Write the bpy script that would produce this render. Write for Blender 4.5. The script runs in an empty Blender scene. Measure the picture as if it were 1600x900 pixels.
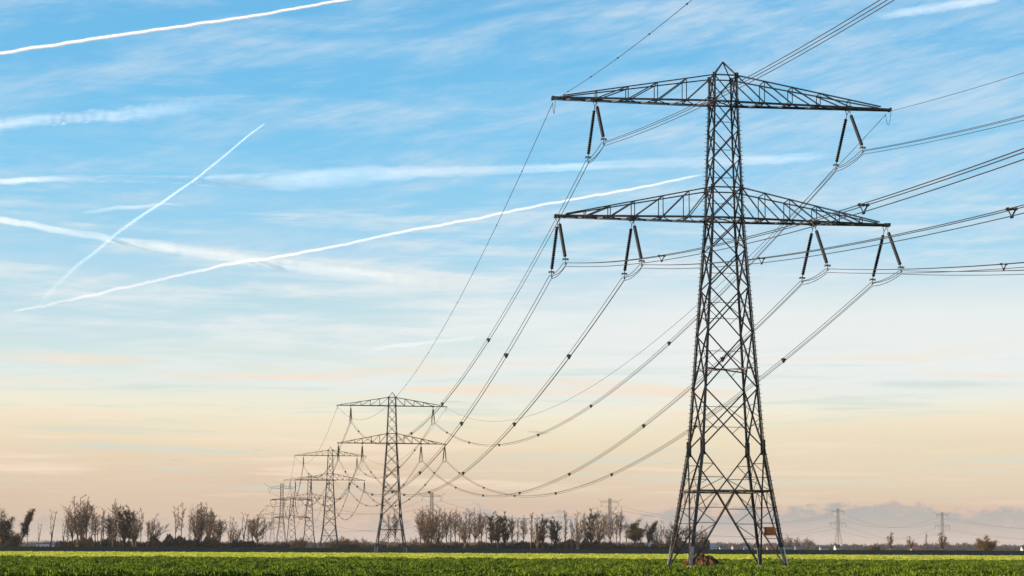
import bpy, math, random
from mathutils import Vector, Matrix, noise
import numpy as np
R=math.radians
S=bpy.context.scene
COL=S.collection

def lin(r,g,b):
    f=lambda c:(c/255/12.92) if c/255<=.04045 else ((c/255+.055)/1.055)**2.4
    return (f(r),f(g),f(b),1.0)

# ------------------------------------------------------------------ camera
F,PITCH,ROLL,CY,EYE=3031.3,.1006,.0042,550.57,1.91
cd=bpy.data.cameras.new('camera'); cam=bpy.data.objects.new('camera',cd); COL.objects.link(cam)
cam.location=(0,0,EYE)
cam.matrix_world=Matrix.Translation((0,0,EYE))@Matrix.Rotation(math.pi/2+PITCH,4,'X')@Matrix.Rotation(ROLL,4,'Z')
cd.sensor_width=36; cd.lens=F/1600*36; cd.shift_y=(CY-450)/1600
cd.clip_start=.5; cd.clip_end=250000
S.camera=cam

def ray(px,py):                       # direction through a picture point
    u0,v0=px-800,py-CY; c,s=math.cos(ROLL),math.sin(ROLL)
    u,v=u0*c+v0*s,-u0*s+v0*c
    c,s=math.cos(PITCH),math.sin(PITCH)
    return Vector((u,F*c+v*s,F*s-v*c))
def at(px,d,py=857):
    r=ray(px,py); return Vector((r.x*d/r.y,d,EYE+r.z*d/r.y))
def hz(px): return 856.5-(800-px)*.0042   # horizon row at px

# ------------------------------------------------------------------ sky
EXPO=.9
SUN_EL=R(11); SUN_AZ=Vector((-1,-.22,0)).normalized()
SD=Vector((SUN_AZ.x*math.cos(SUN_EL),SUN_AZ.y*math.cos(SUN_EL),math.sin(SUN_EL)))
w=bpy.data.worlds.new('World'); S.world=w; w.use_nodes=True
nt=w.node_tree; nt.nodes.clear()
class G:
    """small node-graph helper"""
    def __init__(s,nt): s.nt=nt
    def n(s,t,**k):
        nd=s.nt.nodes.new(t)
        for a,b in k.items(): setattr(nd,a,b)
        return nd
    def put(s,sock,v):
        if hasattr(v,'links') or hasattr(v,'is_linked'): s.nt.links.new(v,sock)
        else: sock.default_value=v
    def m(s,op,a,b=0.,c=None,clamp=False):
        nd=s.n('ShaderNodeMath',operation=op); nd.use_clamp=clamp
        s.put(nd.inputs[0],a); s.put(nd.inputs[1],b)
        if c is not None: s.put(nd.inputs[2],c)
        return nd.outputs[0]
    def ss(s,v,a,b,lo=0.,hi=1.):
        nd=s.n('ShaderNodeMapRange',interpolation_type='SMOOTHSTEP')
        s.put(nd.inputs[0],v)
        for i,x in enumerate((a,b,lo,hi)): s.put(nd.inputs[1+i],x)
        return nd.outputs[0]
    def xyz(s,a,b,c=0.):
        nd=s.n('ShaderNodeCombineXYZ')
        for i,x in enumerate((a,b,c)): s.put(nd.inputs[i],x)
        return nd.outputs[0]
    def noise(s,v,scale,detail=5,rough=.55,dist=0.):
        nd=s.n('ShaderNodeTexNoise'); s.put(nd.inputs['Vector'],v)
        nd.inputs['Scale'].default_value=scale; nd.inputs['Detail'].default_value=detail
        nd.inputs['Roughness'].default_value=rough; nd.inputs['Distortion'].default_value=dist
        return nd.outputs[0]
    def mix(s,f,a,b):
        nd=s.n('ShaderNodeMix',data_type='RGBA'); s.put(nd.inputs[0],f); s.put(nd.inputs[6],a); s.put(nd.inputs[7],b)
        return nd.outputs[2]
    def ramp(s,f,stops):
        nd=s.n('ShaderNodeValToRGB'); e=nd.color_ramp.elements
        for i,(p,c) in enumerate(stops):
            x=e[i] if i<2 else e.new(p)
            x.position=p; x.color=c
        s.put(nd.inputs[0],f); return nd.outputs[0]
g=G(nt)
tc=g.n('ShaderNodeTexCoord').outputs['Generated']
sp=g.n('ShaderNodeSeparateXYZ'); nt.links.new(tc,sp.inputs[0])
el=g.m('MULTIPLY',g.m('ARCSINE',sp.outputs[2]),57.2958)          # degrees above the horizon
az=g.m('MULTIPLY',g.m('ARCTAN2',sp.outputs[0],sp.outputs[1]),57.2958)
elw=g.m('ADD',el,g.m('MULTIPLY',g.m('SUBTRACT',g.noise(g.xyz(g.m('MULTIPLY',az,.05),g.m('MULTIPLY',el,.25)),1.6,3),.5),1.6))
E=lambda y:(math.degrees(math.atan((856.5-y)/3031))+1)/20
stopsL=[(E(856),lin(216,192,174)),(E(800),lin(217,192,170)),(E(745),lin(227,203,177)),(E(695),lin(240,222,192)),(E(645),lin(245,238,214)),(E(585),lin(224,236,230)),(E(500),lin(198,226,233)),(E(400),lin(168,216,240)),(E(280),lin(136,205,242)),(E(180),lin(120,197,240)),(E(0),lin(108,186,234)),(1.0,lin(80,155,220))]
stopsL.sort(key=lambda t:t[0])
base=g.ramp(g.m('DIVIDE',g.m('ADD',elw,1.),20.,clamp=True),stopsL)
# thin cirrus in long soft streaks
u=g.m('ADD',g.m('MULTIPLY',az,.10),3.); v=g.m('SUBTRACT',g.m('MULTIPLY',el,.55),g.m('MULTIPLY',az,.055))
n1=g.noise(g.xyz(u,v),1.5,8,.62,.35)
n2=g.noise(g.xyz(g.m('MULTIPLY',az,.16),g.m('MULTIPLY',el,1.5),5.),1.1,6,.6,.2)
n3=g.noise(g.xyz(g.m('MULTIPLY',az,.5),g.m('ADD',g.m('MULTIPLY',el,1.6),g.m('MULTIPLY',az,-.35)),9.),1.6,9,.68,.5)
right=g.ss(az,-7.,9.)
c1=g.ss(g.m('ADD',g.m('ADD',n1,g.m('MULTIPLY',right,.10)),g.m('MULTIPLY',g.m('SUBTRACT',n3,.5),.20)),.40,.78)
c2=g.ss(n2,.44,.68)
fb=g.noise(g.xyz(g.m('ADD',g.m('MULTIPLY',az,.35),g.m('MULTIPLY',el,.2)),g.m('SUBTRACT',g.m('MULTIPLY',el,3.2),g.m('MULTIPLY',az,.9)),21.),1.2,9,.7,.25)
c1=g.m('MULTIPLY',c1,g.ss(fb,.30,.62,.45,1.12))
lowmid=g.m('MULTIPLY',g.ss(el,3.0,6.0),g.ss(el,13.0,8.0))
col=g.mix(g.m('MULTIPLY',g.m('MULTIPLY',g.ss(el,3.5,7.),.72),c1),base,lin(204,225,242))
col=g.mix(g.m('MULTIPLY',g.m('MULTIPLY',g.ss(el,9.0,6.2),g.ss(el,3.6,5.4)),g.m('MULTIPLY',g.ss(g.m('ADD',az,g.m('MULTIPLY',g.m('SUBTRACT',n2,.5),26.)),-10.,5.),.95)),col,lin(238,242,240))
col=g.mix(g.m('MULTIPLY',g.m('MULTIPLY',lowmid,c2),g.ss(fb,.3,.6,.4,.75)),col,lin(238,242,242))
# warm and cool veils near the horizon
veil=g.noise(g.xyz(g.m('MULTIPLY',az,.10),g.m('MULTIPLY',el,1.9),13.),1.3,6,.6,.3)
vm=g.m('MULTIPLY',g.ss(el,.8,2.2),g.ss(el,6.6,4.6))
col=g.mix(g.m('MULTIPLY',g.m('MULTIPLY',vm,g.ss(veil,.5,.66)),.75),col,lin(250,228,204))
col=g.mix(g.m('MULTIPLY',g.m('MULTIPLY',vm,g.ss(veil,.48,.32)),.6),col,lin(206,222,214))
col=g.mix(g.m('MULTIPLY',g.m('MULTIPLY',g.ss(el,1.,2.),g.ss(el,4.2,3.)),g.m('MULTIPLY',right,.4)),col,lin(234,222,194))
# small grey wisps
wis=g.noise(g.xyz(g.m('MULTIPLY',az,.35),g.m('MULTIPLY',el,4.5),31.),1.0,5,.55,.2)
wf=g.m('MULTIPLY',g.ss(wis,.69,.75),g.m('MULTIPLY',g.ss(el,1.9,2.6),g.ss(el,5.2,4.2)))
col=g.mix(g.m('MULTIPLY',wf,.5),col,lin(178,182,172))
# bank of distant cumulus on the horizon
cn=g.noise(g.xyz(g.m('MULTIPLY',az,.6),g.m('MULTIPLY',el,1.1),2.),1.0,10,.68)
cb=g.noise(g.xyz(g.m('MULTIPLY',az,.12),0.,7.),1.0,2)
top=g.m('ADD',g.m('ADD',.82,g.m('MULTIPLY',g.ss(az,-6.,6.),.50)),g.m('ADD',g.m('MULTIPLY',g.m('SUBTRACT',cn,.5),2.9),g.m('MULTIPLY',g.m('SUBTRACT',cb,.5),1.2)))
dlt=g.m('SUBTRACT',top,el)
cf=g.m('MULTIPLY',g.ss(dlt,-.06,.17),g.ss(el,-.1,.9,.55,1.))
n4=g.noise(g.xyz(az,g.m('MULTIPLY',el,1.6),4.),1.1,7,.6)
lit=g.m('MULTIPLY',g.ss(dlt,.38,.02),g.ss(n4,.42,.56))
body=g.mix(g.ss(el,1.1,.1),lin(178,177,174),lin(200,186,176))
cc=g.mix(g.m('MULTIPLY',lit,.9),body,lin(232,197,176))
cc=g.mix(g.m('MULTIPLY',g.ss(n4,.5,.68),.35),cc,lin(205,188,178))
col=g.mix(g.m('MULTIPLY',cf,g.ss(az,-8.,4.,.55,.92)),col,cc)
# below the horizon: ground-ish tone so that the lower half of the world does not glow
col=g.mix(g.ss(el,-.3,-2.5),col,(.05,.07,.03,1))
sc=g.n('ShaderNodeVectorMath',operation='SCALE'); nt.links.new(col,sc.inputs[0]); sc.inputs['Scale'].default_value=10.*2**-EXPO
sky=g.n('ShaderNodeTexSky',sky_type='NISHITA'); sky.sun_disc=False
sky.sun_elevation=SUN_EL; sky.sun_rotation=math.atan2(SD.x,SD.y); sky.dust_density=1.5
fin=g.mix(.96,sky.outputs[0],sc.outputs[0])
bg=g.n('ShaderNodeBackground'); bg.inputs['Strength'].default_value=.1; nt.links.new(fin,bg.inputs[0])
wo=g.n('ShaderNodeOutputWorld'); nt.links.new(bg.outputs[0],wo.inputs[0])

# ------------------------------------------------------------------ sun, exposure
ld=bpy.data.lights.new('sun','SUN'); ld.energy=5; ld.angle=R(.5); ld.color=(1,.80,.58)
so=bpy.data.objects.new('sun',ld); COL.objects.link(so); so.rotation_euler=SD.to_track_quat('Z','Y').to_euler(); so.location=(-50,0,80)
S.view_settings.view_transform='Standard'; S.view_settings.look='None'; S.view_settings.gamma=1; S.view_settings.exposure=EXPO
S.render.engine='CYCLES'; S.cycles.max_bounces=5; S.cycles.transparent_max_bounces=24; S.cycles.volume_bounces=0

# ------------------------------------------------------------------ materials
def mat(name,build=None,color=(.2,.2,.2),rough=.7,metal=0.,spec=.4):
    m=bpy.data.materials.new(name); m.use_nodes=True; q=G(m.node_tree)
    p=m.node_tree.nodes['Principled BSDF']; p.inputs['Base Color'].default_value=(*color[:3],1)
    p.inputs['Roughness'].default_value=rough; p.inputs['Metallic'].default_value=metal; p.inputs['Specular IOR Level'].default_value=spec
    if build: build(q,p)
    return m
def tint(c1,c2,scale,lo=.35,hi=.65,bump=0,stretch=None,rand=0.):
    def b(q,p):
        co=q.n('ShaderNodeTexCoord').outputs['Object']
        if stretch:
            mp=q.n('ShaderNodeMapping'); mp.inputs['Scale'].default_value=stretch; q.put(mp.inputs[0],co); co=mp.outputs[0]
        f=q.noise(co,scale,6,.6)
        c=q.mix(q.ss(f,lo,hi),(*c1,1),(*c2,1))
        if rand:
            h=q.n('ShaderNodeHueSaturation'); q.put(h.inputs['Color'],c)
            q.put(h.inputs['Value'],q.m('ADD',1-rand/2,q.m('MULTIPLY',q.n('ShaderNodeObjectInfo').outputs['Random'],rand)))
            c=h.outputs[0]
        q.put(p.inputs['Base Color'],c)
        if bump:
            bn=q.n('ShaderNodeBump'); bn.inputs['Strength'].default_value=bump; bn.inputs['Distance'].default_value=.15
            q.put(bn.inputs['Height'],q.noise(co,scale*3,6,.65)); q.put(p.inputs['Normal'],bn.outputs[0])
    return b
STEEL=mat('weathered galvanised steel',tint((.008,.009,.011),(.055,.048,.040),1.3,rand=.1),rough=.55,spec=.35)
SILVER=mat('pale lit steel foot section',tint((.09,.10,.11),(.22,.22,.22),2.5),rough=.5,spec=.5)  # lit grey of the lower legs put into a paler steel colour
GLASSY=mat('dark brown porcelain',tint((.004,.005,.005),(.009,.011,.010),3),rough=.5,spec=.3)
FITTING=mat('grey cast fittings',color=(.12,.13,.14),rough=.5)
ALU=mat('dulled aluminium conductor',color=(.035,.035,.035),rough=.7,spec=.2)
CONC=mat('weathered concrete',tint((.26,.16,.09),(.36,.24,.14),4),rough=.9)
SIGNM=mat('rust brown enamel board',tint((.30,.085,.018),(.22,.06,.015),5),rough=.6)
BARK=mat('grey brown bark',tint((.05,.038,.028),(.20,.15,.10),.5,rand=.5),rough=.95,spec=.1)
TWIG=mat('bare twigs',tint((.085,.055,.034),(.28,.18,.105),.25,rand=.5),rough=.95,spec=.1)
DTWIG=mat('dark bare twigs',tint((.022,.017,.012),(.06,.042,.026),.25,rand=.3),rough=.95,spec=.1)
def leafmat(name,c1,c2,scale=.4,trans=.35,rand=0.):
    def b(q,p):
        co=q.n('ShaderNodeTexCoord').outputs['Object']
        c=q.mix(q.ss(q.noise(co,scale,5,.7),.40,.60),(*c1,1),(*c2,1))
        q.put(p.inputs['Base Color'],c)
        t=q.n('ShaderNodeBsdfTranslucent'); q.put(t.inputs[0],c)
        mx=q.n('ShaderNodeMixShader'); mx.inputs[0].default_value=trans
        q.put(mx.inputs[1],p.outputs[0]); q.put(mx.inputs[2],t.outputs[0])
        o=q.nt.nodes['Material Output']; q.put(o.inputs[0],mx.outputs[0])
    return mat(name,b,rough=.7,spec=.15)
OLIVE=leafmat('olive autumn leaves',(.07,.055,.008),(.13,.10,.02))
RUST=leafmat('rust brown leaves',(.13,.075,.025),(.23,.14,.06))
DBROWN=leafmat('dull brown leaves',(.06,.04,.022),(.11,.075,.04),.2)
UNDER=leafmat('tangled brown undergrowth',(.012,.012,.010),(.085,.052,.025),.10)
FARW=leafmat('far bare woodland',(.05,.048,.05),(.09,.075,.065),.02)
CROP=leafmat('leafy green crop',(.026,.055,.004),(.17,.245,.012),.5,.28)  # dark patches put the mottled shade among the plants into the leaf colour
GRASSY=leafmat('pale yellow green young crop',(.42,.45,.03),(.72,.68,.12),.12,.45)

# ------------------------------------------------------------------ mesh builder
class MB:
    def __init__(s): s.v=[]; s.f=[]
    def quadbox(s,p,q,a,b):          # box from p to q with half vectors a, b
        n=len(s.v)
        for c in (p,q):
            for i,j in ((-1,-1),(1,-1),(1,1),(-1,1)): s.v.append(c+a*i+b*j)
        s.f+=[(n,n+1,n+5,n+4),(n+1,n+2,n+6,n+5),(n+2,n+3,n+7,n+6),(n+3,n,n+4,n+7),(n+3,n+2,n+1,n),(n+4,n+5,n+6,n+7)]
    def angle(s,p,q,w,out=None):     # L-shaped steel angle
        p,q=Vector(p),Vector(q); d=(q-p)
        if d.length<1e-4: return
        d.normalize(); r=Vector(out) if out is not None else Vector((0,0,1))
        if abs(d.dot(r.normalized()))>.95: r=Vector((1,.3,0))
        a=d.cross(r).normalized(); b=d.cross(a).normalized()
        if out is not None: a,b=(a+b).normalized(),(a-b).normalized()
        t=max(.012,w*.09); h=w/2
        s.quadbox(p-b*h,q-b*h,a*h,b*t)
        s.quadbox(p-a*h+b*t,q-a*h+b*t,a*t,b*(h-t))
    def tube(s,pts,r,k=6,caps=True):
        n0=len(s.v); N=len(pts)
        rr=r if isinstance(r,(list,tuple)) else [r]*N
        up=Vector((0,0,1)); prev=None
        for i,p in enumerate(pts):
            d=(pts[min(i+1,N-1)]-pts[max(i-1,0)])
            d=d.normalized() if d.length>1e-9 else Vector((0,0,1))
            if prev is None:
                a=d.cross(up) if abs(d.z)<.95 else d.cross(Vector((1,0,0)))
            else: a=prev-d*prev.dot(d)
            a.normalize(); prev=a; b=d.cross(a)
            for j in range(k):
                t=2*math.pi*j/k; s.v.append(p+(a*math.cos(t)+b*math.sin(t))*rr[i])
        for i in range(N-1):
            for j in range(k):
                A=n0+i*k+j; B=n0+i*k+(j+1)%k; s.f.append((A,B,B+k,A+k))
        if caps:
            s.f.append(tuple(n0+j for j in range(k))[::-1]); s.f.append(tuple(n0+(N-1)*k+j for j in range(k)))
    def ball(s,c,r,k=6):
        pts=[c+Vector((0,0,-r+2*r*i/4)) for i in range(5)]
        s.tube(pts,[r*.35,r*.85,r,r*.85,r*.35],k)
    def mesh(s,name,m,smooth=False):
        me=bpy.data.meshes.new(name); me.from_pydata([tuple(x) for x in s.v],[],s.f); me.materials.append(m)
        if smooth: me.polygons.foreach_set('use_smooth',[True]*len(me.polygons))
        me.update(); return me
    def build(s,name,m,parent=None,smooth=False):
        o=bpy.data.objects.new(name,s.mesh(name,m,smooth)); COL.objects.link(o); o.parent=parent; return o
def quads(name,V,m,parent=None,k=4):
    """V: (n,k,3) float array -> loose faces"""
    n=len(V); me=bpy.data.meshes.new(name); me.vertices.add(n*k); me.loops.add(n*k); me.polygons.add(n)
    me.vertices.foreach_set('co',np.ascontiguousarray(V,dtype=np.float32).ravel())
    me.loops.foreach_set('vertex_index',np.arange(n*k,dtype=np.int32))
    me.polygons.foreach_set('loop_start',np.arange(0,n*k,k,dtype=np.int32))
    me.polygons.foreach_set('loop_total',np.full(n,k,dtype=np.int32))
    me.update(calc_edges=True); me.materials.append(m)
    o=bpy.data.objects.new(name,me); COL.objects.link(o); o.parent=parent; return o
def tag(o,label=None,cat=None,group=None,kind=None):
    if label: o['label']=label
    if cat: o['category']=cat
    if group: o['group']=group
    if kind: o['kind']=kind
    return o
def empty(name,loc=(0,0,0),rz=0):
    o=bpy.data.objects.new(name,None); COL.objects.link(o); o.location=loc; o.rotation_euler=(0,0,rz); o.empty_display_size=1; return o
CH={}
def copy_tree(o,parent=None):
    c=o.copy(); COL.objects.link(c); c.parent=parent
    for ch in o.children: copy_tree(ch,c)
    return c

# ------------------------------------------------------------------ ground
def sheet(name,rows,m,kind='structure',z=0.):
    """rows: list of (d, xl, xr, z)"""
    mb=MB()
    for d,xl,xr,zz in rows: mb.v+=[Vector((xl,d,zz)),Vector((xr,d,zz))]
    for i in range(len(rows)-1): mb.f.append((2*i,2*i+1,2*i+3,2*i+2))
    o=mb.build(name,m); tag(o,kind=kind); return o
SOIL=mat('green crop floor',tint((.008,.018,.003),(.02,.04,.004),.35,bump=.6),rough=1,spec=.05)
PALE=mat('pale crop floor',tint((.30,.36,.03),(.62,.60,.09),.05,bump=.4),rough=1,spec=.05)
DARKF=mat('dark winter grass',tint((.003,.011,.007),(.006,.018,.010),.02,bump=.4),rough=1,spec=.02)
FARF=mat('distant fields',tint((.07,.08,.04),(.12,.11,.06),.002),rough=1,spec=.02)
sheet('ground',[(-1500,-9000,9000,0),(9000,-9000,9000,0)],FARF)
sheet('crop_field',[(-300,-700,700,.01),(314,-700,700,.01)],SOIL)
sheet('pale_field',[(320,-900,900,.02),(642,-900,900,.02)],PALE)
sheet('dark_field',[(642,-1500,1500,.03),(900,-1500,1500,.03),],DARKF)
# ditch edge between the two crops
sheet('ditch_edge',[(314,-900,900,.015),(320,-900,900,.015)],mat('dark ditch soil',color=(.012,.016,.006),rough=1,spec=.02))
# low dyke behind the dark field
mb=MB(); nx=240
prof=[(900,.03),(908,.7),(914,1.45),(918,1.72),(923,1.75),(930,1.1),(938,.0)]
for i in range(nx+1):
    x=-1000+2000*i/nx
    for d,z in prof: mb.v.append(Vector((x,d+2*noise.noise(Vector((x*.01,0,0))),z*(1+.10*noise.noise(Vector((x*.03,d*.1,1)))))))
k=len(prof)
for i in range(nx):
    for j in range(k-1): a=i*k+j; mb.f.append((a,a+k,a+k+1,a+1))
tag(mb.build('dyke',DARKF,smooth=True),kind='structure')

# leafy crop, real leaves (seen from 130 m out)
def clumps(name,d0,d1,dens,h0,h1,wid,m,label,seed,nl=5,base=0.0,patch=.5):
    rg=np.random.default_rng(seed)
    area=(d1-d0)*((d0+d1)*.28+40); n=int(area*dens)
    d=np.sqrt(rg.uniform(d0**2,d1**2,n)); x=rg.uniform(-1,1,n)*(d*.28+12)
    # uneven growth in patches
    ph=np.array([noise.noise(Vector((a_*.55,b_*.10,seed)))*1.1+noise.noise(Vector((a_*.12,b_*.035,seed+3)))*.7+noise.noise(Vector((a_*1.6,b_*.5,seed+5)))*.6 for a_,b_ in zip(x,d)]).clip(-1,1)
    keep=(rg.uniform(0,1,n)<(1-patch*.35+ph*patch))&(ph>-.42); d=d[keep]; x=x[keep]; ph=ph[keep]; n=len(d)
    h=rg.uniform(h0,h1,n)*(1+1.3*ph*patch).clip(.22,2.)
    P=[]
    for i in range(nl):
        a=rg.uniform(0,2*np.pi,n); r=rg.uniform(.15,.6,n)*wid; ww=rg.uniform(.05,.13,n)*wid/.4
        hh=h*rg.uniform(.6,1.05,n)
        cx,cy=np.cos(a),np.sin(a)
        b=np.stack([x,d,np.full(n,base)],1)
        t=b+np.stack([cx*r,cy*r,hh],1)
        m1=b+np.stack([cx*r*.45-cy*ww,cy*r*.45+cx*ww,hh*.72],1); m2=b+np.stack([cx*r*.45+cy*ww,cy*r*.45-cx*ww,hh*.72],1)
        P.append(np.stack([b,m1,t,m2],1))
    o=quads(name,np.concatenate(P),m); tag(o,label,'crop',kind='stuff'); return o
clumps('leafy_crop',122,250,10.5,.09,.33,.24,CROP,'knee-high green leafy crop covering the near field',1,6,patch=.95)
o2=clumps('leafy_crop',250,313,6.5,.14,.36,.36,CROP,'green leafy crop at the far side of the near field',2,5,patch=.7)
clumps('young_crop',321,640,.55,.12,.34,1.1,GRASSY,'pale yellow green young crop in a strip beyond the near field',3,4,patch=.35)

# ------------------------------------------------------------------ lattice pylons
LV=[(0,4.67),(11.65,2.955),(34.15,1.50),(37.16,1.44),(45.8,1.13),(48.43,1.11)]
def hw(z):
    for (a,b),(c,d) in zip(LV,LV[1:]):
        if z<=c: return b+(d-b)*(z-a)/(c-a)
    return LV[-1][1]
CORN=((-1,-1),(1,-1),(1,1),(-1,1))
def cor(i,z): b=hw(z); return Vector((CORN[i][0]*b,CORN[i][1]*b,z))
def lerp(a,b,t): return a+(b-a)*t
AU,AL=17.09,16.79
ARMU=dict(L=AU,zb=45.8,zt=48.43,us=[3.94,6.8,9.7,12.8],tipw=.28,z1=45.76)
ARML=dict(L=AL,zb=34.15,zt=37.16,us=[3.8,6.35,9.13,11.5,13.9],tipw=.28,z1=34.07)
HS,DS=4.376,5.2
def make_pylon(sign=True):
    root=empty('lattice_pylon')
    # legs with step bolts
    for i in range(4):
        mb=MB(); sx,sy=CORN[i]
        zs=[2.1]+[z for z,_ in LV][1:]
        for a,b in zip(zs,zs[1:]):
            wd=.30 if b<12 else .25 if b<35 else .19
            mb.angle(cor(i,a),cor(i,b),wd,out=(-sx,-sy,0))
        for z in (11.65,34.15,37.16,45.8,48.43):
            p=cor(i,z); hgt=.75 if z<12 else .28; ww=.24 if z<12 else .19
            mb.quadbox(p-Vector((0,0,hgt)),p+Vector((0,0,hgt)),Vector((ww,0,0)),Vector((0,.02,0)))
            mb.quadbox(p-Vector((0,0,hgt)),p+Vector((0,0,hgt)),Vector((0,ww,0)),Vector((.02,0,0)))
        if i in (1,3):
            z=3.0; kk=0
            while z<46:
                p=cor(i,z); o=Vector((sx,0,0)) if kk%2 else Vector((0,sy,0))
                o2=Vector((sx,-sy*.2,0)).normalized()
                mb.quadbox(p,p+o2*.36 if kk%2 else p+o2*.30,Vector((0,0,.022)),o2.cross(Vector((0,0,1)))*.022)
                z+=.42; kk+=1
        leg=mb.build('leg',STEEL,root)
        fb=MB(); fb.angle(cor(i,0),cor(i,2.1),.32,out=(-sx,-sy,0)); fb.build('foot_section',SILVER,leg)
        fb=MB(); p=cor(i,0); fb.tube([p+Vector((0,0,-.4)),p+Vector((0,0,.28)),p+Vector((0,0,.34))],[.42,.40,.30],10)
        fb.build('footing',CONC,leg)
    # four braced faces
    lev=[11.65,17.35,22.75,27.3,31.0,34.15]; lev2=[37.16,40.05,42.95,45.8]
    for i in range(4):
        j=(i+1)%4; mb=MB()
        nrm=(cor(i,20)+cor(j,20)); nrm.z=0; nrm.normalize(); off=nrm*.04
        def A(p,q,w_): mb.angle(p+off,q+off,w_,out=None)
        def X(z0,z1,w_,red=False):
            A(cor(i,z0),cor(j,z1),w_)
            p,q=cor(j,z0)-off*2,cor(i,z1)-off*2; mb.angle(p,q,w_)
            if red:
                zm=(z0+z1)/2; t=.28
                for s_,e_ in ((i,j),(j,i)):
                    a=lerp(cor(s_,z0),cor(e_,z1),t); A(a,cor(s_,lerp(z0,z1,.5)),.055)
                    a=lerp(cor(s_,z1),cor(e_,z0),t); A(a,cor(s_,lerp(z0,z1,.5)),.055)
        for a,b in zip(lev,lev[1:]): X(a,b,.125 if a<30 else .115,red=(a<26))
        X(34.15,37.16,.11)
        for a,b in zip(lev2,lev2[1:]): X(a,b,.10)
        X(45.8,48.43,.10)
        for z,w_ in ((34.15,.17),(37.16,.12),(45.8,.16),(48.43,.12)): A(cor(i,z),cor(j,z),w_)
        # big crossed braces between waist and feet
        zc=7.45; M=(cor(i,zc)+cor(j,zc))/2
        for s_ in (i,j):
            A(M,cor(s_,.15),.15); A(M,cor(s_,11.4),.13)
            A(M,cor(s_,zc),.17)
            # redundants below the horizontal
            H=cor(s_,zc)
            prev=None
            for n_,t in enumerate((.22,.42,.62,.8)):
                zz=zc*(1-t); a=lerp(M,cor(s_,.15),t); b=cor(s_,a.z)
                A(a,b,.06)
                if prev is not None:
                    A(prev[n_%2],(a,b)[(n_+1)%2],.06)
                else: A(H if n_%2 else lerp(M,H,.5),a,.06)
                prev=(a,b)
            A(lerp(M,H,.5),lerp(M,cor(s_,.15),.22),.055); A(lerp(M,H,.5),cor(s_,lerp(M,cor(s_,.15),.22).z),.055)
            for n_,t in enumerate((.33,.66)):
                a=lerp(M,cor(s_,11.4),t); b=cor(s_,a.z); A(a,b,.06); A(a,H if n_==0 else cor(s_,lerp(M,cor(s_,11.4),.33).z),.055)
        mb.build('bracing',STEEL,root)
    # horizontal diaphragms
    for z,w_ in ((7.45,.10),(19.3,.12),(34.15,.08),(45.8,.08)):
        mb=MB()
        for i in (0,1): mb.angle(cor(i,z+.05*i),cor(i+2,z+.05*i),w_)
        if z==7.45:
            ms=[(cor(i,z)+cor((i+1)%4,z))/2 for i in range(4)]
            for i in range(4): mb.angle(ms[i],ms[(i+1)%4],.09)
        mb.build('diaphragm',STEEL,root)
    # thin rungs inside the shaft
    for z in (13.9,15.9,19.6,21.4,24.6,26.2,29.1,32.5,36.0,38.6,41.4,44.2):
        b=hw(z)-.05; mb=MB(); mb.angle(Vector((-b,b*.98,z)),Vector((b,b*.98,z)),.05); mb.angle(Vector((b*.97,-b,z)),Vector((b*.97,b,z)),.05)
        mb.build('rung',STEEL,root)
    # earth peak
    mb=MB()
    for i in range(4): mb.angle(cor(i,48.43),Vector((0,0,50.0)),.11,out=(-CORN[i][0],-CORN[i][1],0))
    mb.build('peak',STEEL,root)
    # crossarms
    for AR in (ARMU,ARML):
        for s_ in (-1,1):
            mb=MB(); L=AR['L']; b0=hw(AR['zb']); t0=hw(AR['zt'])
            def bot(u,y):
                t=max(0,(u-b0)/(L-b0)); return Vector((s_*u,y*lerp(b0,AR['tipw'],t),lerp(AR['zb'],AR['z1'],t)))
            tu=L-1.0
            def topc(u,y):
                t=max(0,(u-t0)/(tu-t0)); return Vector((s_*u,y*lerp(t0,AR['tipw']*1.1,t),lerp(AR['zt'],AR['z1']+.22,t)))
            for y in (-1,1):
                mb.angle(bot(b0,y),bot(L,y),.20,out=(0,-y,1)); mb.angle(topc(t0,y),topc(tu,y),.11)
                us=[None]+AR['us']
                for k_,u_ in enumerate(AR['us']):
                    mb.angle(bot(u_,y),topc(u_,y),.085)
                    tp=topc(t0,y) if k_==0 else topc(AR['us'][k_-1],y)
                    mb.angle(tp+Vector((0,y*.05,0)),bot(u_,y)+Vector((0,y*.05,0)),.10)
            # plan bracing of the bottom chords
            allu=[b0]+AR['us']+[(AR['us'][-1]+L)/2,L-.4]
            fine=[]
            for a,b in zip(allu,allu[1:]): fine+=[a,(a+b)/2]
            fine.append(allu[-1])
            for k_ in range(len(fine)-1):
                y=1 if k_%2 else -1; mb.angle(bot(fine[k_],y)-Vector((0,0,.05)),bot(fine[k_+1],-y)-Vector((0,0,.05)),.09)
            for u_ in AR['us']: mb.angle(bot(u_,1),bot(u_,-1),.09); mb.angle(topc(u_,1),topc(u_,-1),.06)
            e=Vector((s_*L,0,AR['z1'])); mb.quadbox(e-Vector((0,.36,0)),e+Vector((0,.36,0)),Vector((.10,0,0)),Vector((0,0,.16)))
            # hanger plates
            for ua in ((12.81,) if AR is ARMU else (9.13,16.49)):
                hw2=bot(ua,1).y
                c=Vector((s_*ua,0,AR['z1'])); mb.quadbox(c-Vector((0,hw2+.1,0)),c+Vector((0,hw2+.1,0)),Vector((.22,0,0)),Vector((0,0,.13)))
            if AR is ARMU:      # slack loop under the earth wire clamp
                pts=[Vector((s_*(L-.15),y_,AR['z1']-.2-1.35*(1-(y_/.9)**2))) for y_ in [(-.9+1.8*q/8) for q in range(9)]]
                mb.tube(pts,.025,4)
            mb.build('crossarm',STEEL,root)
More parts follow.
